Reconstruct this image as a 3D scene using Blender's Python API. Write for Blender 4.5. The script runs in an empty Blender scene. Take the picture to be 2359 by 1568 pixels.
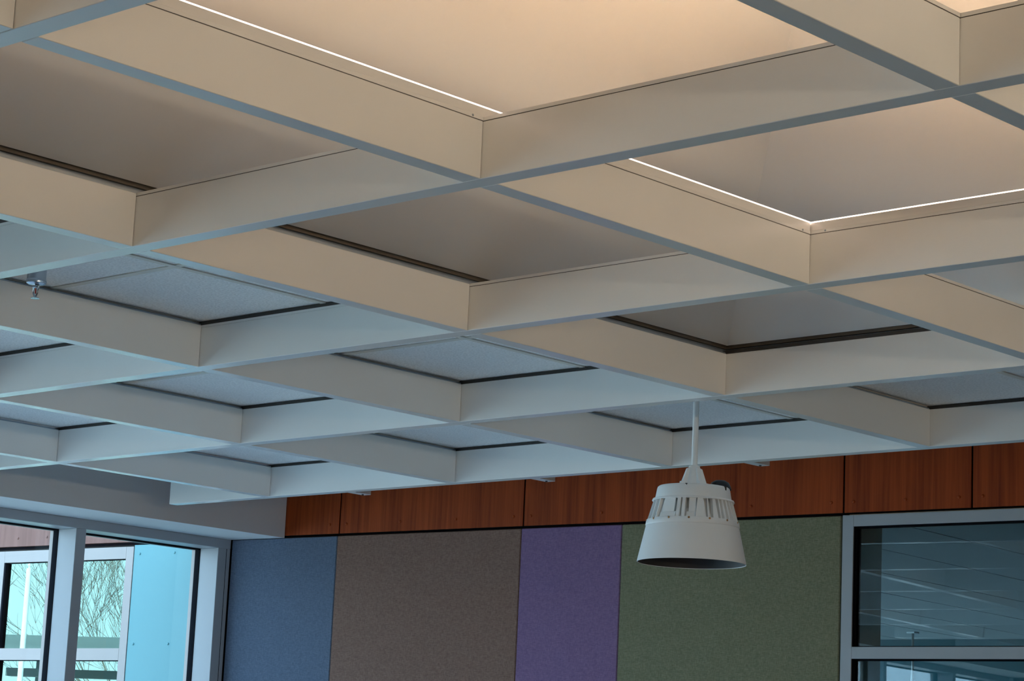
import bpy, bmesh, math, random
from mathutils import Vector, Matrix
random.seed(7)
sc = bpy.context.scene
COL = sc.collection

# ------------------------------------------------------------------ camera, sky, exposure
CZ = 1.5
F_PX = 5378.84
RIGHT = Vector((0.7372008765, 0.6741709, 0.0450384861))
UP = Vector((0.0951103677, -0.169533849, 0.9809242030))
FWD = Vector((-0.6689461007, 0.7188545553, 0.1891011443))
cam_d = bpy.data.cameras.new('camera')
cam_d.sensor_fit = 'HORIZONTAL'
cam_d.sensor_width = 36.0
cam_d.lens = F_PX / 2359.0 * 36.0
cam_d.clip_start = 0.05
cam_d.clip_end = 500
cam = bpy.data.objects.new('camera', cam_d)
COL.objects.link(cam)
cam.matrix_world = Matrix(((RIGHT.x, UP.x, -FWD.x, 0), (RIGHT.y, UP.y, -FWD.y, 0), (RIGHT.z, UP.z, -FWD.z, CZ), (0, 0, 0, 1)))
sc.camera = cam

sc.view_settings.view_transform = 'Standard'
sc.view_settings.look = 'None'
sc.view_settings.gamma = 1.0
sc.view_settings.use_curve_mapping = False
sc.view_settings.exposure = 0.0

SKY_STRENGTH = 5.3
SKY_LOW = (0.56, 0.81, 1.0, 1)
SKY_HIGH = (0.38, 0.64, 1.0, 1)
LED_STRENGTH = 106.0
LED_COLOR = (1.0, 0.66, 0.39, 1)

WARM_FILL = 38.0
SUN_E = 28.0
SUN_COLOR = (0.80, 0.93, 1.0)
SUN_ELEV, SUN_AZ = 38.0, 6.0             # from beyond the back wall, a little to the right
sun_d = bpy.data.lights.new('sun', 'SUN')
sun_d.energy = SUN_E
sun_d.color = SUN_COLOR
sun_d.angle = math.radians(0.6)
sun = bpy.data.objects.new('sun', sun_d)
COL.objects.link(sun)
_e, _a = math.radians(SUN_ELEV), math.radians(SUN_AZ)
_to = Vector((math.sin(_a) * math.cos(_e), math.cos(_a) * math.cos(_e), math.sin(_e)))
sun.rotation_euler = _to.to_track_quat('Z', 'Y').to_euler()
sun.location = (0, 0, 20)

world = bpy.data.worlds.new('sky')
sc.world = world
world.use_nodes = True
wn = world.node_tree
wn.nodes.clear()
w_out = wn.nodes.new('ShaderNodeOutputWorld')
w_bg = wn.nodes.new('ShaderNodeBackground')
w_tc = wn.nodes.new('ShaderNodeTexCoord')
w_sep = wn.nodes.new('ShaderNodeSeparateXYZ')
w_mr = wn.nodes.new('ShaderNodeMapRange')
w_mix = wn.nodes.new('ShaderNodeMix')
w_mix.data_type = 'RGBA'
w_mr.inputs['From Min'].default_value = -0.05
w_mr.inputs['From Max'].default_value = 0.8
w_mix.inputs['A'].default_value = SKY_LOW
w_mix.inputs['B'].default_value = SKY_HIGH
w_bg.inputs['Strength'].default_value = SKY_STRENGTH
wn.links.new(w_tc.outputs['Generated'], w_sep.inputs[0])
wn.links.new(w_sep.outputs['Z'], w_mr.inputs['Value'])
wn.links.new(w_mr.outputs['Result'], w_mix.inputs['Factor'])
wn.links.new(w_mix.outputs['Result'], w_bg.inputs['Color'])
wn.links.new(w_bg.outputs[0], w_out.inputs[0])

sc.cycles.use_denoising = True
sc.cycles.max_bounces = 10
sc.cycles.diffuse_bounces = 6
sc.cycles.glossy_bounces = 5
sc.cycles.transmission_bounces = 6
sc.cycles.transparent_max_bounces = 12
sc.cycles.sample_clamp_indirect = 6.0
sc.cycles.caustics_reflective = False
sc.cycles.caustics_refractive = False

# ------------------------------------------------------------------ measured layout
PX, PY = 1.2073565, 1.2310435            # canopy pitch
X0, Y0 = -2.2167107, 2.3251857           # line 0 of each family
ZB = 2.8057357                           # underside of the canopy
BW = 0.0525                              # beam width
BH = 0.139                               # beam height
ZT = ZB + 0.1515                          # tile plane
TH = 0.0842064                           # back wall is turned 4.8 degrees to the canopy
PW = Vector((0.0, 9.1, 0.0))
XW = -9.7188                             # room side of the window wall
SOFX = -9.326                            # face of the bulkhead above it
ZJ = 2.7685                              # head height
def bx_(i): return X0 - PX * i           # +X face of cross beams (run along Y)
def by_(l): return Y0 + PY * l           # -Y face of long beams (run along X)
WALLM = Matrix.Translation(PW) @ Matrix.Rotation(TH, 4, 'Z')   # (u, n, z) frame of the back wall
def wp(u, n, z): return WALLM @ Vector((u, n, z))

# ------------------------------------------------------------------ materials
def new_mat(name):
    m = bpy.data.materials.new(name)
    m.use_nodes = True
    return m, m.node_tree, m.node_tree.nodes['Principled BSDF']

def paint(name, col, rough=0.5, metal=0.0, spec=0.5, bump=0.0, bscale=80, var=0.03):
    m, nt, b = new_mat(name)
    tc = nt.nodes.new('ShaderNodeTexCoord')
    nz = nt.nodes.new('ShaderNodeTexNoise')
    nz.inputs['Scale'].default_value = 3.0
    nz.inputs['Detail'].default_value = 4
    nt.links.new(tc.outputs['Object'], nz.inputs['Vector'])
    cr = nt.nodes.new('ShaderNodeValToRGB')
    cr.color_ramp.elements[0].position = 0.3
    cr.color_ramp.elements[1].position = 0.7
    cr.color_ramp.elements[0].color = (*[c * (1 - var) for c in col], 1)
    cr.color_ramp.elements[1].color = (*[min(1, c * (1 + var)) for c in col], 1)
    nt.links.new(nz.outputs['Fac'], cr.inputs['Fac'])
    nt.links.new(cr.outputs['Color'], b.inputs['Base Color'])
    b.inputs['Roughness'].default_value = rough
    b.inputs['Metallic'].default_value = metal
    b.inputs['Specular IOR Level'].default_value = spec
    if bump:
        n2 = nt.nodes.new('ShaderNodeTexNoise')
        n2.inputs['Scale'].default_value = bscale
        n2.inputs['Detail'].default_value = 3
        nt.links.new(tc.outputs['Object'], n2.inputs['Vector'])
        bp = nt.nodes.new('ShaderNodeBump')
        bp.inputs['Strength'].default_value = bump
        bp.inputs['Distance'].default_value = 0.004
        nt.links.new(n2.outputs['Fac'], bp.inputs['Height'])
        nt.links.new(bp.outputs['Normal'], b.inputs['Normal'])
    return m

def emit(name, col, strength):
    m, nt, b = new_mat(name)
    b.inputs['Base Color'].default_value = (0.8, 0.8, 0.8, 1)
    b.inputs['Emission Color'].default_value = col
    b.inputs['Emission Strength'].default_value = strength
    return m

def glass(name, tint, fres, ior=1.5, rcol=(1, 1, 1)):
    m, nt, b = new_mat(name)
    nt.nodes.remove(b)
    out = nt.nodes['Material Output']
    tr = nt.nodes.new('ShaderNodeBsdfTransparent')
    tr.inputs['Color'].default_value = (*tint, 1)
    gl = nt.nodes.new('ShaderNodeBsdfGlossy')
    gl.inputs['Roughness'].default_value = 0.0
    gl.inputs['Color'].default_value = (*rcol, 1)
    fr = nt.nodes.new('ShaderNodeFresnel')
    fr.inputs['IOR'].default_value = ior
    mu = nt.nodes.new('ShaderNodeMath')
    mu.operation = 'MULTIPLY'
    mu.use_clamp = True
    mu.inputs[1].default_value = fres
    mx = nt.nodes.new('ShaderNodeMixShader')
    nt.links.new(fr.outputs[0], mu.inputs[0])
    nt.links.new(mu.outputs[0], mx.inputs[0])
    nt.links.new(tr.outputs[0], mx.inputs[1])
    nt.links.new(gl.outputs[0], mx.inputs[2])
    nt.links.new(mx.outputs[0], out.inputs['Surface'])
    return m

def wood(name, dark, light, rough=0.45):
    m, nt, b = new_mat(name)
    b.inputs['Specular IOR Level'].default_value = 0.18
    tc = nt.nodes.new('ShaderNodeTexCoord')
    mp = nt.nodes.new('ShaderNodeMapping')
    mp.inputs['Scale'].default_value = (34, 34, 1.3)
    nz = nt.nodes.new('ShaderNodeTexNoise')
    nz.inputs['Scale'].default_value = 1.0
    nz.inputs['Detail'].default_value = 6
    nz.inputs['Roughness'].default_value = 0.6
    mp2 = nt.nodes.new('ShaderNodeMapping')
    mp2.inputs['Scale'].default_value = (160, 160, 3.0)
    nz2 = nt.nodes.new('ShaderNodeTexNoise')
    nz2.inputs['Detail'].default_value = 3
    nz2.inputs['Scale'].default_value = 1.0
    mp3 = nt.nodes.new('ShaderNodeMapping')
    mp3.inputs['Scale'].default_value = (7, 7, 0.25)
    nz3 = nt.nodes.new('ShaderNodeTexNoise')
    nz3.inputs['Scale'].default_value = 1.0
    for a_, b_ in ((mp, nz), (mp2, nz2), (mp3, nz3)):
        nt.links.new(tc.outputs['Object'], a_.inputs['Vector'])
        nt.links.new(a_.outputs[0], b_.inputs['Vector'])
    ad = nt.nodes.new('ShaderNodeMath'); ad.operation = 'ADD'
    ad2 = nt.nodes.new('ShaderNodeMath'); ad2.operation = 'MULTIPLY_ADD'
    nt.links.new(nz.outputs['Fac'], ad.inputs[0])
    nt.links.new(nz3.outputs['Fac'], ad.inputs[1])
    nt.links.new(nz2.outputs['Fac'], ad2.inputs[0])
    ad2.inputs[1].default_value = 0.5
    nt.links.new(ad.outputs[0], ad2.inputs[2])
    mr = nt.nodes.new('ShaderNodeMapRange')
    mr.inputs['From Min'].default_value = 0.95
    mr.inputs['From Max'].default_value = 1.55
    nt.links.new(ad2.outputs[0], mr.inputs['Value'])
    mx = nt.nodes.new('ShaderNodeMix'); mx.data_type = 'RGBA'
    mx.inputs['A'].default_value = (*dark, 1)
    mx.inputs['B'].default_value = (*light, 1)
    nt.links.new(mr.outputs['Result'], mx.inputs['Factor'])
    nt.links.new(mx.outputs['Result'], b.inputs['Base Color'])
    b.inputs['Roughness'].default_value = rough
    return m

def fabric(name, c1, c2):
    m, nt, b = new_mat(name)
    tc = nt.nodes.new('ShaderNodeTexCoord')
    outs = []
    for scl in ((700, 700, 90), (90, 90, 700)):
        mp = nt.nodes.new('ShaderNodeMapping')
        mp.inputs['Scale'].default_value = scl
        nz = nt.nodes.new('ShaderNodeTexNoise')
        nz.inputs['Scale'].default_value = 0.6
        nz.inputs['Detail'].default_value = 4
        nt.links.new(tc.outputs['Object'], mp.inputs['Vector'])
        nt.links.new(mp.outputs[0], nz.inputs['Vector'])
        outs.append(nz.outputs['Fac'])
    ad = nt.nodes.new('ShaderNodeMath'); ad.operation = 'ADD'
    nt.links.new(outs[0], ad.inputs[0]); nt.links.new(outs[1], ad.inputs[1])
    mr = nt.nodes.new('ShaderNodeMapRange')
    mr.inputs['From Min'].default_value = 0.75
    mr.inputs['From Max'].default_value = 1.25
    nt.links.new(ad.outputs[0], mr.inputs['Value'])
    mx = nt.nodes.new('ShaderNodeMix'); mx.data_type = 'RGBA'
    mx.inputs['A'].default_value = (*c1, 1)
    mx.inputs['B'].default_value = (*c2, 1)
    nt.links.new(mr.outputs['Result'], mx.inputs['Factor'])
    nt.links.new(mx.outputs['Result'], b.inputs['Base Color'])
    bp = nt.nodes.new('ShaderNodeBump')
    bp.inputs['Strength'].default_value = 0.25
    bp.inputs['Distance'].default_value = 0.002
    nt.links.new(ad.outputs[0], bp.inputs['Height'])
    nt.links.new(bp.outputs['Normal'], b.inputs['Normal'])
    b.inputs['Roughness'].default_value = 0.95
    b.inputs['Specular IOR Level'].default_value = 0.1
    return m

def tilemat():
    m, nt, b = new_mat('mineral_tile')
    tc = nt.nodes.new('ShaderNodeTexCoord')
    vo = nt.nodes.new('ShaderNodeTexNoise')
    vo.inputs['Scale'].default_value = 130
    vo.inputs['Detail'].default_value = 5
    nt.links.new(tc.outputs['Object'], vo.inputs['Vector'])
    mr = nt.nodes.new('ShaderNodeMapRange')
    mr.inputs['From Min'].default_value = 0.35
    mr.inputs['From Max'].default_value = 0.6
    nt.links.new(vo.outputs['Fac'], mr.inputs['Value'])
    mx = nt.nodes.new('ShaderNodeMix'); mx.data_type = 'RGBA'
    mx.inputs['A'].default_value = (0.76, 0.76, 0.75, 1)
    mx.inputs['B'].default_value = (0.92, 0.92, 0.91, 1)
    nt.links.new(mr.outputs['Result'], mx.inputs['Factor'])
    nt.links.new(mx.outputs['Result'], b.inputs['Base Color'])
    bp = nt.nodes.new('ShaderNodeBump')
    bp.inputs['Strength'].default_value = 0.4
    bp.inputs['Distance'].default_value = 0.003
    nt.links.new(vo.outputs['Fac'], bp.inputs['Height'])
    nt.links.new(bp.outputs['Normal'], b.inputs['Normal'])
    b.inputs['Roughness'].default_value = 0.9
    return m

def brickmat():
    m, nt, b = new_mat('far_brick')
    tc = nt.nodes.new('ShaderNodeTexCoord')
    mp = nt.nodes.new('ShaderNodeMapping')
    mp.inputs['Rotation'].default_value = (math.pi / 2, 0, 0)
    br = nt.nodes.new('ShaderNodeTexBrick')
    br.inputs['Color1'].default_value = (0.30, 0.13, 0.09, 1)
    br.inputs['Color2'].default_value = (0.22, 0.09, 0.06, 1)
    br.inputs['Mortar'].default_value = (0.35, 0.3, 0.27, 1)
    br.inputs['Scale'].default_value = 4.5
    nt.links.new(tc.outputs['Object'], mp.inputs['Vector'])
    nt.links.new(mp.outputs[0], br.inputs['Vector'])
    nt.links.new(br.outputs['Color'], b.inputs['Base Color'])
    b.inputs['Roughness'].default_value = 0.9
    return m

M = {}
M['canopy'] = paint('canopy_white_paint', (0.86, 0.86, 0.84), 0.24, spec=0.85, var=0.01)
M['vault'] = paint('vault_plaster', (0.74, 0.73, 0.71), 0.85, bump=0.08, bscale=60, var=0.01)
M['plaster'] = paint('painted_gypsum', (0.78, 0.78, 0.78), 0.8, bump=0.05, bscale=120, var=0.01)
M['umber'] = paint('taupe_wall_paint', (0.28, 0.24, 0.20), 0.85)
M['tile'] = tilemat()
M['tee'] = paint('tee_enamel', (0.70, 0.67, 0.60), 0.5)
M['dark_metal'] = paint('dark_channel', (0.035, 0.032, 0.030), 0.5)
M['brown_metal'] = paint('bronze_channel', (0.10, 0.085, 0.065), 0.55)
M['steel'] = paint('galvanised_steel', (0.36, 0.42, 0.48), 0.4, metal=0.6)
M['black'] = paint('black_gasket', (0.008, 0.009, 0.013), 0.9, spec=0.05)
M['alu'] = paint('satin_aluminium', (0.39, 0.42, 0.45), 0.38, spec=0.6, var=0.015)
M['alu_ext'] = paint('clear_anodised', (0.36, 0.312, 0.290), 0.4, var=0.01)
M['glass_room'] = glass('clear_glazing', (0.94, 0.97, 0.97), 0.35)
M['glass_wing'] = glass('coated_glazing', (0.60, 0.80, 0.78), 5.0, rcol=(0.72, 1.0, 0.86))
M['glass_inner'] = glass('inner_glazing', (0.66, 0.80, 0.85), 1.6)
M['wood'] = wood('cherry_laminate', (0.19, 0.026, 0.004), (0.44, 0.076, 0.012), 0.6)
M['wood_ext'] = wood('weathered_laminate', (0.195, 0.094, 0.074), (0.27, 0.135, 0.108), 0.6)
M['cyan'] = paint('light_blue_cladding', (0.125, 0.325, 0.350), 0.55, var=0.01)
M['f_blue'] = fabric('blue_fabric', (0.108, 0.144, 0.210), (0.178, 0.225, 0.311))
M['f_brown'] = fabric('brown_fabric', (0.200, 0.117, 0.090), (0.323, 0.203, 0.162))
M['f_purple'] = fabric('purple_fabric', (0.198, 0.126, 0.242), (0.302, 0.193, 0.339))
M['f_green'] = fabric('green_fabric', (0.176, 0.178, 0.106), (0.290, 0.279, 0.185))
M['lamp'] = paint('lamp_white_enamel', (0.92, 0.92, 0.91), 0.4)
M['lamp_in'] = paint('lamp_dark_lining', (0.03, 0.028, 0.03), 0.6)
M['knob'] = paint('black_rubber', (0.01, 0.01, 0.012), 0.4)
M['brass'] = paint('brass_insert', (0.45, 0.24, 0.10), 0.35, metal=0.6)
M['chrome'] = paint('chrome', (0.50, 0.54, 0.60), 0.22, metal=1.0)
M['red'] = paint('red_bulb', (0.5, 0.02, 0.015), 0.2)
M['led'] = emit('led_strip', LED_COLOR, LED_STRENGTH)
M['led_edge'] = emit('led_lens_edge', (1.0, 0.74, 0.60, 1), LED_STRENGTH * 0.06)
M['fill_glow'] = emit('added_fill_glow', (1.0, 0.84, 0.63, 1), WARM_FILL)  # glow of the unseen fill light added at the right
M['diffuser'] = paint('led_housing_white', (0.85, 0.84, 0.82), 0.3, var=0.005)
M['teal'] = paint('teal_wall_paint', (0.06, 0.19, 0.23), 0.8)
M['beige'] = paint('beige_wall_paint', (0.74, 0.66, 0.50), 0.8)
M['ceil_in'] = paint('white_ceiling_board', (0.62, 0.64, 0.64), 0.8, bump=0.05)
M['floor'] = paint('pale_bounce_floor', (0.84, 0.88, 0.92), 0.45, bump=0.02, bscale=300)  # unseen floor, made pale and bluish to throw daylight upward
M['carpet'] = paint('dark_carpet', (0.07, 0.065, 0.06), 0.95, bump=0.2, bscale=300)
M['ground'] = paint('pale_paving', (0.46, 0.47, 0.43), 0.9, bump=0.2, bscale=20, var=0.1)
M['bark'] = paint('bark', (0.16, 0.15, 0.13), 0.9)
M['white_pole'] = paint('white_pole_paint', (0.85, 0.86, 0.84), 0.35)
M['roof_grey'] = paint('grey_roof_edge', (0.10, 0.13, 0.14), 0.6)
M['brick'] = brickmat()

# ------------------------------------------------------------------ mesh helpers
def link(name, me, mat=None, parent=None, loc=None, rot=None, smooth=False):
    o = bpy.data.objects.new(name, me)
    COL.objects.link(o)
    if mat is not None and not me.materials:
        me.materials.append(mat)
    if parent is not None:
        o.parent = parent
    if loc is not None:
        o.location = loc
    if rot is not None:
        o.rotation_euler = rot
    if smooth:
        for p in me.polygons:
            p.use_smooth = True
    return o

def tag(o, label=None, cat=None, group=None, kind=None):
    if label: o['label'] = label
    if cat: o['category'] = cat
    if group: o['group'] = group
    if kind: o['kind'] = kind
    return o

def empty(name, loc=(0, 0, 0), rotz=0.0):
    o = bpy.data.objects.new(name, None)
    COL.objects.link(o)
    o.location = loc
    o.rotation_euler = (0, 0, rotz)
    o.empty_display_size = 0.1
    return o

BOXC = {}
def box_mesh(sx, sy, sz, bev=0.0):
    key = (round(sx, 4), round(sy, 4), round(sz, 4), bev)
    bm = bmesh.new()
    bmesh.ops.create_cube(bm, size=1.0)
    for v in bm.verts:
        v.co = Vector((v.co.x * sx, v.co.y * sy, v.co.z * sz))
    if bev:
        bmesh.ops.bevel(bm, geom=list(bm.edges), offset=min(bev, sx * .3, sy * .3, sz * .3), segments=1, affect='EDGES')
    me = bpy.data.meshes.new('box')
    bm.to_mesh(me); bm.free()
    return me

def box(name, lo, hi, mat, parent=None, bev=0.0):
    """box between two corners given in the parent's frame, origin at its centre; equal sizes share a mesh"""
    s = [hi[k] - lo[k] for k in range(3)]
    key = (round(s[0], 4), round(s[1], 4), round(s[2], 4), bev, mat.name)
    me = BOXC.get(key)
    if me is None:
        me = box_mesh(*s, bev)
        me.materials.append(mat)
        BOXC[key] = me
    return link(name, me, None, parent, [(lo[k] + hi[k]) / 2 for k in range(3)])

def multi(name, boxes, mat, parent=None, loc=(0, 0, 0)):
    bm = bmesh.new()
    for lo, hi in boxes:
        r = bmesh.ops.create_cube(bm, size=1.0)
        for v in r['verts']:
            v.co = Vector([(lo[k] + hi[k]) / 2 - loc[k] + v.co[k] * (hi[k] - lo[k]) for k in range(3)])
    me = bpy.data.meshes.new(name)
    bm.to_mesh(me); bm.free()
    return link(name, me, mat, parent, loc)

def poly(name, verts, faces, mat, parent=None, loc=(0, 0, 0), smooth=False):
    me = bpy.data.meshes.new(name)
    me.from_pydata([Vector(v) - Vector(loc) for v in verts], [], faces)
    me.update()
    return link(name, me, mat, parent, loc, smooth=smooth)

def lathe_mesh(profile, seg=64, a0=0.0, a1=2 * math.pi, cap=False):
    full = abs(a1 - a0 - 2 * math.pi) < 1e-6
    n = seg if full else seg + 1
    vs, fs = [], []
    for r, z in profile:
        for k in range(n):
            a = a0 + (a1 - a0) * k / seg
            vs.append((r * math.cos(a), r * math.sin(a), z))
    for j in range(len(profile) - 1):
        for k in range(seg):
            k2 = (k + 1) % n
            fs.append((j * n + k, j * n + k2, (j + 1) * n + k2, (j + 1) * n + k))
    me = bpy.data.meshes.new('lathe')
    me.from_pydata(vs, [], fs)
    me.update()
    return me

def lathe(name, profile, mat, parent=None, loc=(0, 0, 0), seg=64, smooth=True):
    me = lathe_mesh(profile, seg)
    o = link(name, me, mat, parent, loc, smooth=smooth)
    if smooth:
        try:
            me.set_sharp_from_angle(angle=math.radians(35))
        except Exception:
            pass
    return o

def tube_into(vs, fs, pts, rads, sides=6):
    base = len(vs)
    for i, p in enumerate(pts):
        p = Vector(p)
        d = Vector(pts[min(i + 1, len(pts) - 1)]) - Vector(pts[max(i - 1, 0)])
        d.normalize()
        a = d.cross(Vector((0, 0, 1)))
        if a.length < 1e-3:
            a = Vector((1, 0, 0))
        a.normalize(); b = d.cross(a)
        for k in range(sides):
            t = 2 * math.pi * k / sides
            vs.append(p + (a * math.cos(t) + b * math.sin(t)) * rads[i])
    for i in range(len(pts) - 1):
        for k in range(sides):
            k2 = (k + 1) % sides
            fs.append((base + i * sides + k, base + i * sides + k2, base + (i + 1) * sides + k2, base + (i + 1) * sides + k))
    fs.append(tuple(base + k for k in range(sides)))
    fs.append(tuple(base + (len(pts) - 1) * sides + k for k in range(sides)))

# ------------------------------------------------------------------ structure: room shell
RX1, RY0 = 3.3, -3.3
fl = empty('floor', (-3, 3, 0)); tag(fl, kind='structure')
box('bounce_flooring', (-7.0, -.8, -0.1), (-.6, 6.9, 0.0), M['floor'], fl)  # pale area added near the windows to bounce daylight onto the canopy
box('dark_carpet', (-7.0, RY0 - 3, -0.1), (-.6, -.8, 0.0), M['carpet'], fl)
box('dark_carpet', (-.6, RY0 - 3, -0.1), (RX1 + 3, 6.9, 0.0), M['carpet'], fl)
tag(box('wall_right', (RX1, RY0, 0), (RX1 + .2, 9.9, 4.9), M['umber']), kind='structure')
tag(box('wall_rear', (-10.1, RY0 - .2, 0), (RX1 + .2, RY0, 4.9), M['umber']), kind='structure')

# left wall: sill wall, bulkhead (soffit) and the wall above the glazing
wl = empty('wall_left', (XW, 1.0, 0)); tag(wl, kind='structure')
def L(p): return (p[0] - XW, p[1] - 1.0, p[2])
YC = 8.2797
WY0 = -3.2
box('sill_wall', L((XW - .22, RY0, 0)), L((XW, YC + .0, .10)), M['plaster'], wl)
box('rear_return', L((XW - .22, RY0, .10)), L((XW, WY0, 4.9)), M['plaster'], wl)
box('upper_wall', L((XW - .30, WY0, ZJ)), L((XW - .01, YC, 4.9)), M['plaster'], wl)
# the bulkhead ends on the turned back wall: its end is cut to follow it
def wall_y(x): return 9.1 + math.tan(TH) * x
bx0, bx1 = XW - .01, SOFX
y0b, y1b = wall_y(bx0) + .0, wall_y(bx1) + .0
bv = [(bx0, RY0, ZJ), (bx1, RY0, ZJ), (bx1, y1b, ZJ), (bx0, y0b, ZJ), (bx0, RY0, 4.79), (bx1, RY0, 4.79), (bx1, y1b, 4.79), (bx0, y0b, 4.79)]
poly('soffit', [L(v) for v in bv], [(0, 3, 2, 1), (4, 5, 6, 7), (0, 1, 5, 4), (1, 2, 6, 5), (2, 3, 7, 6), (3, 0, 4, 7)], M['plaster'], wl)

# window_1: the long glazed wall on the left
w1 = empty('window_1', (XW, 1.0, 0)); tag(w1, kind='structure')
GX = XW - .15
box('header', L((GX, WY0, ZJ - .051)), L((XW, YC, ZJ - .0005)), M['alu'], w1, .002)
box('header_gasket', L((GX - .040, WY0, ZJ - .058)), L((GX, YC, ZJ - .0005)), M['black'], w1)
box('header_cap', L((GX - .075, WY0, ZJ - .056)), L((GX - .040, YC, ZJ + .02)), M['alu_ext'], w1)
box('sill', L((GX, WY0, .10)), L((XW + .02, YC, .15)), M['alu'], w1, .002)
box('sill_cap', L((GX - .075, WY0, .08)), L((GX, YC, .15)), M['alu_ext'], w1)
mull = [(8.193, YC - .001, False)]
yy = 7.2445
while yy > WY0:
    mull.append((yy, yy + .063, True)); yy -= 1.52
mull.append((WY0, WY0 + .063, True))
for a_, b_, mid in mull:
    box('mullion', L((GX, a_, .15)), L((XW, b_, ZJ - .051)), M['alu'], w1, .002)
    e = -.003
    box('mullion_gasket', L((GX - .040, a_ + e, .15)), L((GX, b_ - e if mid else b_, ZJ - .058)), M['black'], w1)
    box('mullion_cap', L((GX - .068, a_ - .002, .08)), L((GX - .040, b_ + .002 if mid else b_, ZJ - .056)), M['alu_ext'], w1)
box('jamb_groove', L((XW - .001, YC - .030, .15)), L((XW + .0008, YC - .027, ZJ - .052)), M['black'], w1)
ys = sorted([m[0] for m in mull]); ye = sorted([m[1] for m in mull])
for k in range(len(ys) - 1):
    box('pane', L((GX - .024, ye[k], .15)), L((GX - .018, ys[k + 1], ZJ - .058)), M['glass_room'], w1)

# back wall (turned frame: u along the wall, n away from the room, z up)
wb = empty('wall_back', PW, TH); tag(wb, kind='structure')
UC = -9.753
W2R = -3.2
multi('wall_core', [((UC + .03, .026, 0), (-5.967, .2, ZJ + .012)), ((-5.967, .026, 0), (W2R, .2, .9)),
                    ((W2R, .026, 0), (3.4, .2, ZJ + .012)), ((UC + .03, .026, ZJ + .012), (3.4, .2, 4.95))], M['black'], wb)
multi('wall_lining', [((-9.8, .2, 0), (-5.967, .215, 3.5)), ((-5.967, .2, 0), (W2R, .215, .9)), ((W2R, .2, 0), (3.4, .215, 3.5)), ((-5.967, .2, 2.83), (W2R, .215, 3.5))], M['teal'], wb)
box('gypsum_wall', (W2R + .06, .0, 0), (RX1, .026, ZJ), M['plaster'], wb)
joints = [-9.36, -8.970, -7.757, -5.961, -5.333, -4.12, -2.90, -1.1, .7, 2.5, 3.28]
zscr = 2.828
screws = {0: [-9.038], 1: [-8.922, -8.555, -8.185, -7.819], 2: [-7.711, -7.285, -6.86, -6.445, -6.024], 3: [-5.911, -5.652, -5.393], 4: [-5.282, -4.9, -4.55, -4.2]}
scr_me = lathe_mesh([(0.0, -.0052), (.0045, -.0048), (.0068, -.003), (.0075, 0.0)], 14)
scr_me.materials.append(M['wood'])
scr_me.transform(Matrix.Rotation(math.radians(-90), 4, 'X'))
for p in scr_me.polygons: p.use_smooth = True
scr2 = scr_me.copy(); scr2.materials.clear(); scr2.materials.append(M['cyan'])
scr3 = scr_me.copy(); scr3.materials.clear(); scr3.materials.append(M['wood_ext'])
def flipped(me):
    # dome must face -n (towards the room)
    me.transform(Matrix.Scale(-1, 4, (0, 1, 0))); me.flip_normals(); return me
zmax = max(v.co.y for v in scr_me.vertices)
if zmax > .004:
    for me in (scr_me, scr2, scr3): flipped(me)
for k in range(len(joints) - 1):
    a_, b_ = joints[k] + .0045, joints[k + 1] - .0045
    if k == 0: a_ = joints[0] + .002
    p = box('wood_panel', (a_, .0, ZJ + .0115), (b_, .006, 4.75), M['wood'], wb, .0008)
    cx, cy, cz = p.location
    for u in screws.get(k, []):
        link('screw', scr_me, None, p, (u - cx, 0.0 - cy, zscr - cz))

# room ceiling: slab with the hipped vault left open, tiles, tees
VX0, VX1 = bx_(2) - BW, bx_(-3)
VY0, VY1 = by_(-2) + BW, by_(3) + BW
ce = empty('ceiling', (0, 0, ZT)); tag(ce, kind='structure')
zs0, zs1 = .017, .08
SX0, SY1 = bx_(5) - BW, by_(4) + BW
multi('slab', [((SX0, RY0, zs0), (VX0 - .03, SY1, zs1)), ((VX1 + .03, RY0, zs0), (RX1, SY1, zs1)),
               ((VX0 - .03, RY0, zs0), (VX1 + .03, VY0 - .03, zs1)), ((VX0 - .03, VY1 + .03, zs0), (VX1 + .03, SY1, zs1))], M['plaster'], ce)
# the tiled part stops at the canopy; beyond it the room is open to a higher deck
box('upper_deck', (XW - .4, RY0 - .3, 4.78 - ZT), (RX1 + .3, 10.0, 4.9 - ZT), M['plaster'], ce)
# vault: four hipped planes rising 0.8 per metre to a flat top
VZ = ZB + .166
H = 1.75; D = H / .8
xa, xb, ya, yb = bx_(2), VX1, VY0, by_(3)
lo = [(xa, ya, VZ), (xb, ya, VZ), (xb, yb, VZ), (xa, yb, VZ)]
hi = [(xa + D, ya + D, VZ + H), (xb - D, ya + D, VZ + H), (xb - D, yb - D, VZ + H), (xa + D, yb - D, VZ + H)]
def V(p): return (p[0], p[1], p[2] - ZT)
for a_, b_ in ((0, 1), (1, 2), (2, 3), (3, 0)):
    q = [lo[a_], lo[b_], hi[b_], hi[a_]]
    c = Vector(((xa + xb) / 2, (ya + yb) / 2, VZ))
    n_ = (Vector(q[1]) - Vector(q[0])).cross(Vector(q[2]) - Vector(q[0])).normalized()
    if n_.dot(c - Vector(q[0])) > 0: n_ = -n_
    t_ = [tuple(Vector(v) + n_ * .03) for v in q]
    poly('vault_panel', [V(v) for v in q + t_], [(0, 1, 2, 3), (7, 6, 5, 4), (0, 4, 5, 1), (1, 5, 6, 2), (2, 6, 7, 3), (3, 7, 4, 0)], M['vault'], ce)
poly('vault_top', [V(v) for v in hi] + [V((v[0], v[1], v[2] + .03)) for v in hi], [(0, 1, 2, 3), (7, 6, 5, 4), (0, 4, 5, 1), (1, 5, 6, 2), (2, 6, 7, 3), (3, 7, 4, 0)], M['vault'], ce)
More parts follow.
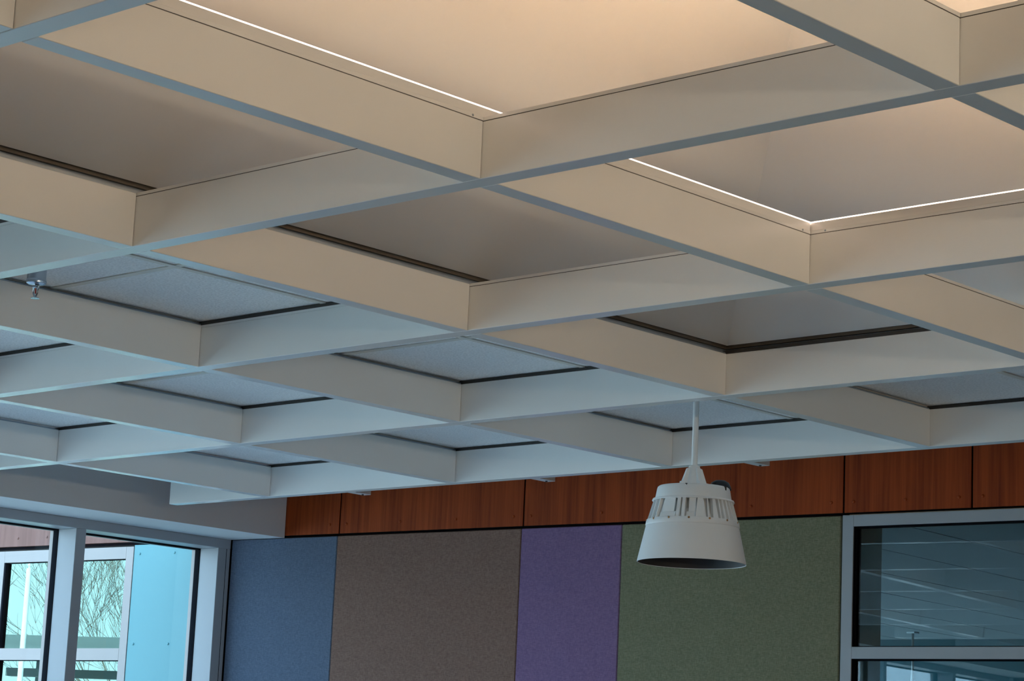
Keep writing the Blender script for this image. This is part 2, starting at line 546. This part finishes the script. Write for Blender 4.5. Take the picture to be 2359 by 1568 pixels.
# bronze curb round the vault opening, with a steel channel under it
def curb(name, z0, z1, off, th_, mat):
    x0_, x1_, y0_, y1_ = VX0 + off, VX1 - off, VY0 + off, VY1 - off
    multi(name, [((x0_, y0_, z0), (x0_ + th_, y1_, z1)), ((x1_ - th_, y0_, z0), (x1_, y1_, z1)),
                 ((x0_, y0_, z0), (x1_, y0_ + th_, z1)), ((x0_, y1_ - th_, z0), (x1_, y1_, z1))], mat, ce)
curb('curb', .005, .030, .000, .045, M['brown_metal'])
curb('steel_channel', -.0125, .005, .004, .030, M['steel'])

# tiles: half-pitch grid around the vault, in the part of the ceiling the picture reaches
hx, hy = PX / 2, PY / 2
g = .012
tile_me = box_mesh(hx - 2 * g, hy - 2 * g, .013, .003)
tile_me.materials.append(M['tile'])
xs = [bx_(0) - BW / 2 + hx * k for k in range(-10, 4)]
yl = [by_(0) + BW / 2 + hy * k for k in range(-4, 9)]
for x in xs[:-1]:
    for y in yl[:-1]:
        cx, cy = x + hx / 2, y + hy / 2
        if VX0 < cx < VX1 and VY0 < cy < VY1: continue
        if cx - hx / 2 < SOFX: continue
        link('ceiling_tile', tile_me, None, ce, (cx, cy, .0065 + .0005))
for x in xs[1:-1]:
    y_lo = VY1 + .01 if VX0 - .03 < x < VX1 + .03 else yl[0]
    box('ceiling_tee', (x - .012, y_lo, -.003), (x + .012, yl[-1], .017), M['tee'], ce)
for y in yl[1:-1]:
    x_hi = VX0 - .01 if VY0 - .03 < y < VY1 + .03 else xs[-1]
    box('ceiling_tee', (xs[0], y - .012, -.0025), (x_hi, y + .012, .0165), M['tee'], ce)

# ------------------------------------------------------------------ the coffered canopy
cano = empty('ceiling_canopy', (bx_(2), by_(2), ZB))
tag(cano, 'white suspended open-grid canopy of crossing deep beams under the ceiling', 'ceiling canopy')
def K(p): return (p[0] - bx_(2), p[1] - by_(2), p[2] - ZB)
IX = list(range(-3, 6))       # cross beams, running towards the back wall
LY_ = list(range(-2, 5))      # long beams, running parallel to the back wall
CXL, CXR = -8.995, bx_(-3) + .45
CYF, CYN = by_(4) + BW, by_(-2) - .40
def in_vault(x, y): return VX0 - .02 < x < VX1 + .02 and VY0 - .02 < y < VY1 + .02
for l in LY_:
    y = by_(l)
    vaulty = -2 <= l <= 2
    if vaulty:
        # split look: in the vault the face stops at a shadow gap below a thin flange
        b = box('long_beam', K((CXL, y, ZB)), K((CXR, y + BW, ZB + .1305)), M['canopy'], cano, .0012)
        c = b.location
        def Q(p): q = K(p); return (q[0] - c[0], q[1] - c[1], q[2] - c[2])
        box('flange', Q((bx_(2) - BW, y + .0015, ZB + .1305)), Q((CXR, y + BW - .0015, ZB + .1320)), M['dark_metal'], b)
        box('flange', Q((bx_(2) - BW, y, ZB + .1320)), Q((CXR, y + BW, ZB + .1400)), M['canopy'], b)
        box('top_strip', Q((CXL, y, ZB + .1305)), Q((bx_(2) - BW, y + BW, ZB + .1385)), M['canopy'], b)
        box('hanger_channel', Q((CXL, y + .0005, ZB + .1385)), Q((bx_(2) - BW, y + BW - .006, ZB + .1505)), M['dark_metal'], b)
    else:
        b = box('long_beam', K((CXL, y, ZB)), K((CXR, y + BW, ZB + .1385)), M['canopy'], cano, .0012)
        c = b.location
        def Q(p): q = K(p); return (q[0] - c[0], q[1] - c[1], q[2] - c[2])
        box('hanger_channel', Q((CXL, y + .0005, ZB + .1385)), Q((CXR, y + BW - .006, ZB + .1505)), M['dark_metal'], b)
edges = [CYN] + [v for l in LY_ for v in (by_(l), by_(l) + BW)][:-1]
spans = [(edges[k], edges[k + 1]) for k in range(0, len(edges), 2)]
for i in IX:
    x = bx_(i)
    for si, (a_, b_) in enumerate(spans):
        ym = (a_ + b_) / 2
        gap = .0016
        inner = in_vault(x - .1, ym) and i <= 1 and in_vault(x + .0, ym)
        h = .1305 if inner else .1385
        ya_ = a_ if si == 0 else a_ + gap
        yb_ = b_ - gap
        s = box('cross_beam', K((x - BW, ya_, ZB)), K((x, yb_, ZB + h)), M['canopy'], cano, .0012)
        c = s.location
        def Q(p): q = K(p); return (q[0] - c[0], q[1] - c[1], q[2] - c[2])
        if inner:
            box('flange', Q((x - BW + .0015, ya_, ZB + .1305)), Q((x - .0015, yb_, ZB + .1320)), M['dark_metal'], s)
            box('flange', Q((x - BW, ya_, ZB + .1320)), Q((x, yb_, ZB + .1400)), M['canopy'], s)
        else:
            box('hanger_channel', Q((x - BW + .008, ya_, ZB + .1385)), Q((x - .004, yb_, ZB + .1440)), M['steel'], s)

for i in IX:      # shallow outriggers past the last long beam, from the third cross beam on
    if i < 3: continue
    x = bx_(i)
    o_ = box('outrigger', K((x - BW, CYF, ZB + .088)), K((x, 7.905, ZB + .1385)), M['canopy'], cano, .0012)
    c = o_.location
    link('bolt', lathe_mesh([(0, -.005), (.005, -.005), (.006, 0)], 8), M['dark_metal'], o_, (0, .27, -.0252))
rv = lathe_mesh([(0, .0018), (.0022, .0014), (.003, 0)], 8); rv.materials.append(M['steel'])
rvx = rv.copy(); rvx.transform(Matrix.Rotation(math.radians(90), 4, 'Y'))
rvy = rv.copy(); rvy.transform(Matrix.Rotation(math.radians(90), 4, 'X'))
for l in (1, 2):
    link('rivet', rvx, None, cano, K((bx_(1), by_(l) - .035, ZB + .1365)))
link('rivet', rvy, None, cano, K((bx_(1) + .045, by_(2), ZB + .1365)))

# ------------------------------------------------------------------ LED cove strips standing on the inner ring of beams
def led(label, lo_, hi_, axis):
    """axis 'y': strip along Y on a cross beam (lit side +X); 'x': along X on a long beam (lit side -Y)"""
    cx_, cy_ = (lo_[0] + hi_[0]) / 2, (lo_[1] + hi_[1]) / 2
    t = empty('led_cove_light', (cx_, cy_, ZB + .140))
    tag(t, label, 'cove light', 'cove lights around the vault')
    ax, bx2 = lo_[0] - cx_, hi_[0] - cx_
    ay, by2 = lo_[1] - cy_, hi_[1] - cy_
    box('housing', (ax, ay, 0.0002), (bx2, by2, .022), M['diffuser'], t, .0006)
    box('lens', (ax + .003, ay + .0, .022), (bx2, by2, .0247), M['led_edge'], t)
    box('diode_strip', (ax + .004, ay + .002, .0247), (bx2 - .001, by2 - .002, .0249), M['led'], t)
    return t
# the light stands on the outer half of each ring beam; on R1 and L2 the white housing shows towards the room
yl2 = by_(2)
ringx0, ringx1, ringy0, ringy1 = bx_(1), bx_(-2), by_(-1), by_(2)
led('bright cove light strip along the top of the cross beam at upper left', (ringx0 - .020, ringy0 + BW, 0), (ringx0 - .001, ringy1 - .001, 0), 'y')
led('bright cove light strip along the top of the long beam at right edge', (ringx0 - .020, ringy1 + .001, 0), (ringx1, ringy1 + .020, 0), 'x')
led('cove light on the long beam nearest the camera, outside the picture', (ringx0, ringy0 + BW - .02, 0), (ringx1, ringy0 + BW - .001, 0), 'x')
led('cove light on the cross beam at the far right of the vault, outside the picture', (ringx1 - BW + .001, ringy0 + BW, 0), (ringx1 - BW + .020, ringy1 - .001, 0), 'y')

# ------------------------------------------------------------------ fabric panels on the back wall
FT = 2.7675
def fpanel(u0, u1, mat, label, z0=0.9):
    c = wp((u0 + u1) / 2, .0125, (z0 + FT) / 2)
    me = box_mesh(u1 - u0 - .002, .025, FT - z0, .004)
    me.materials.append(mat)
    o = link('acoustic_panel', me, None, None, c, (0, 0, TH))
    tag(o, label, 'acoustic panel', 'fabric wall panels')
fpanel(UC + .006, -8.981, M['f_blue'], 'blue fabric-covered wall panel beside the left window, leftmost')
fpanel(-8.981, -7.767, M['f_brown'], 'wide brown fabric-covered wall panel between the blue and purple panels')
fpanel(-7.767, -7.163, M['f_purple'], 'narrow purple fabric-covered wall panel left of the green panel')
fpanel(-7.163, -5.972, M['f_green'], 'olive green fabric-covered wall panel behind the hanging lamp')
box('panel_ledge', (UC + .006, .0, .84), (-5.972, .026, .899), M['plaster'], wb)

# window_2: inner window at the right of the back wall
w2 = empty('window_2', PW, TH); tag(w2, kind='structure')
F0, F1 = -.004, .066
zt2 = 2.7685
box('frame_side', (-5.962, F0, .9), (-5.907, F1, zt2), M['alu'], w2, .001)
box('frame_side', (W2R, F0, .9), (W2R + .055, F1, zt2), M['alu'], w2, .001)
box('frame_head', (-5.9065, F0, 2.7175), (W2R, F1, zt2), M['alu'], w2, .001)
box('frame_sill', (-5.9065, F0, .9), (W2R, F1, .955), M['alu'], w2, .001)
box('frame_rail', (-5.9065, F0, 2.135), (-4.563, F1, 2.187), M['alu'], w2, .001)
box('frame_rail', (-4.508, F0, 2.135), (W2R, F1, 2.187), M['alu'], w2, .001)
box('frame_mullion', (-4.563, F0, .955), (-4.508, F1, 2.7175), M['alu'], w2, .001)
for (a_, b_) in ((-5.907, -4.563), (-4.508, W2R)):
    for (c_, d_) in ((.955, 2.135), (2.187, 2.7175)):
        multi('gasket', [((a_, .020, c_), (a_ + .006, .040, d_)), ((b_ - .006, .020, c_), (b_, .040, d_)),
                         ((a_, .020, d_ - .007), (b_, .040, d_)), ((a_, .020, c_), (b_, .040, c_ + .005)),
                         ((a_, .002, c_), (a_ + .0015, .066, d_)), ((a_, .002, d_ - .0015), (b_, .066, d_))], M['black'], w2)
        box('pane', (a_ + .004, .028, c_ + .004), (b_ - .004, .034, d_ - .004), M['glass_inner'], w2)
multi('reveal', [((-5.967, .066, .9), (-5.917, .275, 2.83)), ((-5.917, .066, 2.740), (W2R, .275, 2.83))], M['beige'], w2)

# ------------------------------------------------------------------ the room behind window_2 (same building, goes on to the left outside)
nb = empty('wall_beyond', PW, TH); tag(nb, kind='structure')
NU0, NU1, ND = -13.2, 2.5, 7.9
box('far_wall', (NU0, ND, 0), (NU1, ND + .15, 3.2), M['teal'], nb)
box('side_wall', (NU1, .215, 0), (NU1 + .15, ND + .15, 3.2), M['plaster'], nb)
tag(poly('floor_beyond', [wp(NU0, .2, -.1), wp(NU1, .2, -.1), wp(NU1, ND, -.1), wp(NU0, ND, -.1), wp(NU0, .2, 0), wp(NU1, .2, 0), wp(NU1, ND, 0), wp(NU0, ND, 0)],
     [(0, 3, 2, 1), (4, 5, 6, 7), (0, 1, 5, 4), (1, 2, 6, 5), (2, 3, 7, 6), (3, 0, 4, 7)], M['carpet'], loc=wp(-5, 4, 0)), kind='structure')
cb = empty('ceiling_beyond', (PW.x, PW.y, 2.82), TH); tag(cb, kind='structure')
box('slab', (NU0, .2, .03), (NU1, ND, .12), M['dark_metal'], cb)
uu0 = -5.475
bw_, bl_ = .6096, 1.2192
brd = box_mesh(bw_ - .016, bl_ - .004, .03); brd.materials.append(M['ceil_in'])
for k in range(-13, 14):
    for j in range(7):
        u = uu0 + bw_ * (k + .5)
        n_ = .280 + bl_ * (j + .5)
        if u - bw_ / 2 < NU0 or u + bw_ / 2 > NU1 or n_ + bl_ / 2 > ND + .9: continue
        if k < -13 or u > -2.6: continue
        if j == 6:
            box('ceiling_board', (u - bw_ / 2 + .008, .280 + bl_ * 6, 0), (u + bw_ / 2 - .008, ND, .03), M['ceil_in'], cb)
        else:
            link('ceiling_board', brd, None, cb, (u, n_, .015))
box('slot_diffuser', (-7.325, 4.9, -.012), (-7.28, 7.4, .0), M['steel'], cb)
box('plain_ceiling', (-2.6, .2, -.001), (NU1, ND, .03), M['ceil_in'], cb)
# white rod hanging from that ceiling
P1 = Vector((-9.8271856, 15.17283422, 2.82))
rod = empty('hanging_rod', P1)
tag(rod, 'thin white rod hanging from the ceiling of the room behind the right window', 'ceiling rod')
box('ceiling_plate', (-.035, -.035, -.012), (.035, .035, 0), M['lamp'], rod, .002)
vs, fs = [], []
tube_into(vs, fs, [(0, 0, -.012), (.0, 0, -.35), (-.01, .0, -.44), (-.05, .0, -.54), (-.14, .0, -.62)], [.011] * 5, 8)
poly('rod', vs, fs, M['lamp'], rod, smooth=True)

# ------------------------------------------------------------------ outside: wing of the building carrying the same wall on
wing = empty('building_wing', PW, TH)
tag(wing, 'building wing outside the left window with light blue and wood cladding', 'building')
multi('wing_wall', [((-15.5, .026, 0), (-10.512, .2, .6)), ((-15.5, .026, 2.765), (UC + .0, .2, 3.75)), ((-10.51, .026, 0), (UC + .03, .2, 2.765)),
                    ((-15.5, .026, .6), (-12.78, .2, 2.765))], M['black'], wing)
ej = [-15.3, -14.08, -12.86, -12.0, -9.98]
for k in range(len(ej) - 1):
    p = box('wood_panel', (ej[k] + .004, 0, ZJ + .0115), (ej[k + 1] - .004, .018, 3.75), M['wood_ext'], wing, .0008)
    c = p.location
    if k == 3:
        for u in (-11.76, -11.509, -11.256, -11.0, -10.7, -10.4):
            link('screw', scr3, None, p, (u - c[0], 0 - c[1], zscr + .001 - c[2]))
box('roof_edge', (-15.5, -.25, 3.75), (-10.05, .3, 3.9), M['alu_ext'], wing)
p = box('cladding_panel', (-10.509, .0, .3), (-9.995, .020, 2.7615), M['cyan'], wing, .001)
c = p.location
for z in (2.711, 2.208, 1.705, 1.2, .7):
    for u in (-10.462, -10.1855):
        link('screw', scr2, None, p, (u - c[0], 0 - c[1], z - c[2]))
p = box('cladding_panel', (-15.3, .0, .3), (-12.80, .020, 2.7615), M['cyan'], wing, .001)
E0, E1 = -.003, .055
WL = [(-12.74, -11.670), (-11.610, -10.572)]
for (a_, b_) in ((-12.80, -12.74), (-11.670, -11.6105), (-10.572, -10.512)):
    box('window_post', (a_, E0, .6), (b_, E1, 2.753), M['alu_ext'], wing, .001)
for (a_, b_) in WL:
    f = empty('window_sash', ((a_ + b_) / 2, 0, 0)); f.parent = wing
    d = (a_ + b_) / 2
    multi('sash_frame', [((a_ + .0005 - d, E0, 2.686), (b_ - .0005 - d, E1, 2.753)), ((a_ + .0005 - d, E0, 2.117), (b_ - .0005 - d, E1, 2.184)),
                   ((a_ + .0005 - d, E0, .6), (b_ - .0005 - d, E1, .66))], M['alu_ext'], f)
    for (c_, d_) in ((.66, 2.117), (2.184, 2.686)):
        multi('gasket', [((a_ - d, .000, c_), (a_ + .012 - d, .030, d_)), ((b_ - .002 - d, .01, c_), (b_ - d, .040, d_)), ((a_ - d, .01, d_ - .004), (b_ - d, .040, d_))], M['black'], f)
        box('pane', (a_ + .002 - d, .022, c_ + .002), (b_ - .002 - d, .028, d_ - .002), M['glass_wing'], f)

# ------------------------------------------------------------------ pendant lamp
LP = Vector((-5.2475, 6.645, 0))
lz = 2.335
lamp = empty('pendant_lamp', (LP.x, LP.y, lz))
tag(lamp, 'white bell-shaped pendant lamp hanging from the canopy before the back wall', 'pendant lamp')
lathe('shade', [(.1975, .0), (.1985, .001), (.1977, .004), (.1695, .131), (.1665, .131), (.1940, .004), (.1955, .0)], M['lamp'], lamp, seg=96)
_l = lathe('lining', [(.1945, .0015), (.1655, .128), (.12, .150), (.0, .152)], M['lamp_in'], lamp, seg=96)
lathe('band', [(.160, .131), (.1705, .1315), (.1712, .134), (.1690, .150), (.1665, .153), (.158, .1535)], M['lamp'], lamp, seg=96)
lathe('inner_cone', [(.152, .152), (.126, .19), (.114, .224)], M['lamp'], lamp, seg=72)
lathe('ring', [(.128, .222), (.1490, .2225), (.1500, .2245), (.1475, .2300), (.140, .2312), (.136, .2312)], M['lamp'], lamp, seg=96)
lathe('upper_housing', [(.1385, .2305), (.1390, .232), (.1325, .268), (.1305, .2735), (.1260, .277), (.06, .2795), (.0, .280)], M['lamp'], lamp, seg=96)
_l['label'] = 'dark inner lining of the shade'
# cooling fins between band and ring, irregular: broad blank plates and narrow fins
def fin(a, wdt, nm='fin', top=1.0):
    r0o, r1o, r0i, r1i = .1655, .1455, .150, .128
    z0, z1 = .1525, .2225
    vs_ = []
    for s in (-1, 1):
        for (r, z, w_) in ((r0i, z0, wdt), (r0o, z0, wdt), (r1o, z1, wdt * top), (r1i, z1, wdt * top)):
            vs_.append((r * math.cos(a) - s * w_ / 2 * math.sin(a), r * math.sin(a) + s * w_ / 2 * math.cos(a), z))
    poly(nm, vs_, [(0, 1, 2, 3), (7, 6, 5, 4), (0, 4, 5, 1), (1, 5, 6, 2), (2, 6, 7, 3), (3, 7, 4, 0)], M['lamp'], lamp)
cam_a = math.atan2(0 - LP.y, 0 - LP.x)      # side of the lamp that faces the room
for off, w_, nm, tp in ((-64, .006, 'fin', .7), (-54, .006, 'fin', .7), (-20, .012, 'fin', 1.0), (-13, .012, 'fin', 1.0),
                    (10, .040, 'fin', .5), (20, .006, 'fin', .5), (30, .022, 'fin', .5), (38, .006, 'fin', .8), (45, .012, 'fin', .6), (53, .009, 'fin', .7),
                    (61, .008, 'fin', .7), (69, .008, 'fin', .7), (78, .006, 'fin', .7), (95, .006, 'fin', .7), (115, .006, 'fin', .7), (140, .012, 'fin', .7), (165, .012, 'fin', .7),
                    (190, .012, 'fin', .7), (215, .012, 'fin', .7), (240, .012, 'fin', .7), (262, .006, 'fin', .7), (280, .006, 'fin', .7)):
    fin(cam_a + math.radians(off), w_, nm, tp)
def plate(o0, o1):
    seg = 8; vs_ = []; fs_ = []
    for k in range(seg + 1):
        tt = k / seg
        for (r, z, sh) in ((.1580, .1525, 0), (.1520, .1710, 0), (.1500, .1725, 3), (.1385, .2225, 3)):
            a = cam_a + math.radians(o0 + sh + (o1 - o0 - 2 * sh) * tt)
            vs_.append((r * math.cos(a), r * math.sin(a), z))
    for k in range(seg):
        for j in range(3):
            fs_.append((k * 4 + j, (k + 1) * 4 + j, (k + 1) * 4 + j + 1, k * 4 + j + 1))
    o = poly('vent_plate', vs_, fs_, M['lamp'], lamp)
    md = o.modifiers.new('solid', 'SOLIDIFY'); md.thickness = .003
plate(-50, -24); plate(-9, 7); plate(120, 160); plate(200, 238)
for k in range(14):
    a = cam_a + math.radians(-82 + k * 360 / 14)
    s_ = lathe_mesh([(0, .0022), (.0032, .002), (.0042, 0)], 10)
    s_.transform(Matrix.Rotation(a, 4, 'Z') @ Matrix.Rotation(math.radians(90), 4, 'Y'))
    link('screw', s_, M['brass'], lamp, (.1690 * math.cos(a), .1690 * math.sin(a), .1485))
# hanger: tapering hub with four webs, little lugs on the housing
hub = lathe('hanger_hub', [(.036, .278), (.034, .286), (.0225, .338), (.0205, .354), (.0165, .3575), (.0, .3585)], M['lamp'], lamp, seg=24)
for k in range(4):
    a = cam_a + math.radians(28 + k * 90)
    ca, sa = math.cos(a), math.sin(a)
    vs_ = []
    for s in (-1, 1):
        for (r, z) in ((.018, .277), (.058, .277), (.055, .296), (.049, .296), (.030, .345), (.018, .350)):
            vs_.append((r * ca - s * .006 * sa, r * sa + s * .006 * ca, z))
    fs_ = [tuple(range(6)), tuple(range(11, 5, -1))] + [(j, (j + 1) % 6 + 0, (j + 1) % 6 + 6, j + 6) for j in range(6)]
    poly('web', vs_, fs_, M['lamp'], hub)
for k in range(5):
    a = cam_a + math.radians(-13 + k * 72)
    box('notch', (.128 * math.cos(a) - .002, .128 * math.sin(a) - .002, .262), (.128 * math.cos(a) + .006, .128 * math.sin(a) + .006, .276), M['dark_metal'], lamp)
_g = lathe('cable_gland', [(.0, .036), (.018, .034), (.032, .026), (.040, .010), (.042, 0)], M['knob'], lamp, loc=(.100 * math.cos(cam_a + math.radians(107)), .100 * math.sin(cam_a + math.radians(107)), .2755), seg=32)
_g['label'] = 'black rubber cable gland'
lathe('stem', [(.0112, .352), (.0112, ZT - lz + .001)], M['lamp'], lamp, seg=24)
lathe('ceiling_rose', [(.0, ZT - lz - .012), (.045, ZT - lz - .010), (.050, ZT - lz - .0005)], M['lamp'], lamp, seg=32)

# unseen fill light added at the right wall to warm the beams' right-hand faces
fill_lt = empty('added_fill_light', (RX1, 2.0, 1.9))
tag(fill_lt, 'added long warm fill light at the right side, outside the picture', 'fill light')
box('housing', (-.06, -2.8, -.09), (-.0005, 2.8, .09), M['lamp'], fill_lt, .004)
box('lens', (-.068, -2.75, -.075), (-.0602, 2.75, .075), M['fill_glow'], fill_lt)

# ------------------------------------------------------------------ sprinkler head
sp = empty('sprinkler_head', (-5.535, 3.912, ZT))
tag(sp, 'chrome pendent sprinkler head with red bulb hanging from a ceiling tile', 'sprinkler')
lathe('escutcheon', [(.0275, .0005), (.0275, -.064), (.0290, -.066), (.0300, -.070), (.0285, -.076), (.020, -.080), (.010, -.081), (.0, -.081)], M['chrome'], sp, seg=40)
box('frame_boss', (-.008, -.008, -.090), (.008, .008, -.0795), M['chrome'], sp, .002)
for s in (-1, 1):
    vs, fs = [], []
    tube_into(vs, fs, [(s * .008, 0, -.084), (s * .0115, 0, -.094), (s * .0100, 0, -.104), (s * .003, 0, -.114), (0, 0, -.118)], [.0026] * 5, 6)
    poly('frame_arm', vs, fs, M['chrome'], sp, smooth=True)
vs, fs = [], []
tube_into(vs, fs, [(0, 0, -.088), (0, 0, -.106)], [.0021, .0021], 8)
_b = poly('bulb', vs, fs, M['red'], sp, smooth=True); _b['label'] = 'red glass bulb'
lathe('deflector', [(.0, -.1175), (.0125, -.1185), (.0130, -.1205), (.0, -.1200)], M['chrome'], sp, seg=16)

# ------------------------------------------------------------------ outside, seen mirrored in the wing's glass
tag(poly('ground', [(-140, -140, -.25), (60, -140, -.25), (60, 120, -.25), (-140, 120, -.25), (-140, -140, -.6), (60, -140, -.6), (60, 120, -.6), (-140, 120, -.6)],
     [(0, 1, 2, 3), (7, 6, 5, 4), (0, 4, 5, 1), (1, 5, 6, 2), (2, 6, 7, 3), (3, 7, 4, 0)], M['ground'], loc=(-40, 0, -.25)), kind='structure')

def tree(loc, h, seed, label, thick=.16):
    rnd = random.Random(seed)
    t = empty('bare_tree', loc)
    tag(t, label, 'tree', 'bare trees outside')
    vt, ft, vb, fb, vw, fw = [], [], [], [], [], []
    def grow(p, d, ln, r, depth):
        pts = [p]; rads = [r]; q = p.copy(); dd = d.copy()
        ns = 3
        for k in range(ns):
            dd = (dd + Vector((rnd.uniform(-.14, .14), rnd.uniform(-.14, .14), rnd.uniform(-.02, .10)))).normalized()
            q = q + dd * ln / ns
            pts.append(q.copy()); rads.append(r * (1 - .42 * (k + 1) / ns))
        dst = (vt, ft) if depth == 0 else ((vb, fb) if depth < 4 else (vw, fw))
        tube_into(dst[0], dst[1], pts, rads, 7 if depth == 0 else (5 if depth < 4 else 3))
        if depth >= 6: return
        nchild = 6 if depth == 0 else (4 if depth < 2 else 3)
        for c_ in range(nchild):
            f_ = rnd.uniform(.45, 1.0) if c_ else 1.0
            kx = min(ns, max(1, int(round(f_ * ns))))
            base = pts[kx]
            ax = Vector((rnd.uniform(-1, 1), rnd.uniform(-1, 1), rnd.uniform(-.2, .5))).normalized()
            nd = (dd + ax * rnd.uniform(.35, .70)).normalized()
            nd.z = abs(nd.z) * .9 + .08
            nd.normalize()
            grow(base, nd, ln * rnd.uniform(.62, .82), max(rads[kx] * rnd.uniform(.42, .60), .0042), depth + 1)
    grow(Vector((0, 0, 0)), Vector((0, 0, 1)), h * .25, thick * .75, 0)
    poly('trunk', vt, ft, M['bark'], t)
    poly('branches', vb, fb, M['bark'], t)
    tw = poly('twigs', vw, fw, M['bark'], t)
    tw['kind'] = 'stuff'
tree((-30.6, -14.4, -.3), 9.5, 3, 'bare tree with fine upright branches mirrored at the right of the outside glass')
tree((-39.0, -15.4, -.3), 9.5, 11, 'bare tree mirrored behind the white post in the outside glass')
tree((-38.5, -25.5, -.3), 10.0, 23, 'bare tree standing farthest, mirrored low in the outside glass')

pole = empty('lamp_post', (-21.19, -1.76, -.25))
tag(pole, 'slim white post mirrored in the left part of the outside window glass', 'post')
lathe('shaft', [(.0, 0), (.05, 0.0), (.045, .1), (.034, .12), (.032, 4.05), (.0, 4.05)], M['white_pole'], pole, seg=20)
lathe('cap', [(.010, 4.05), (.010, 4.075), (.02, 4.08), (.02, 4.10), (.0, 4.115)], M['white_pole'], pole, seg=16)

wk = empty('walkway_roof', (-18.6, -4.36, -.25), math.atan2(-.38, 1.33))
tag(wk, 'flat grey roof edge on posts mirrored low in the outside window glass', 'canopy')
box('roof_slab', (-4.25, -.9, 3.20), (4.2, .9, 3.33), M['roof_grey'], wk)
box('gutter', (-4.1, .9, 3.07), (4.2, 1.0, 3.20), M['roof_grey'], wk)
box('beam', (-4.2, .2, 2.86), (4.2, .35, 2.96), M['roof_grey'], wk)
for u in (-3.9, 0, 3.9):
    box('post', (u - .05, -.05, 0), (u + .05, .05, 3.20), M['roof_grey'], wk)

bb = empty('brick_building', (-46.0, -11.0, -.25), math.atan2(1, -3))
tag(bb, 'low brown brick building mirrored at the left edge of the outside glass', 'building')
multi('brick_wall', [((-6, -3, 0), (6, 3, 4.35))], M['brick'], bb)
box('parapet', (-6.1, -3.1, 4.35), (6.1, 3.1, 4.5), M['roof_grey'], bb)
for u in (-4, -1.5, 1.5, 4):
    box('window', (u - .6, -3.03, 1.0), (u + .6, -3.0, 2.4), M['glass_wing'], bb)
    box('window', (u - .6, 3.0, 1.0), (u + .6, 3.03, 2.4), M['glass_wing'], bb)
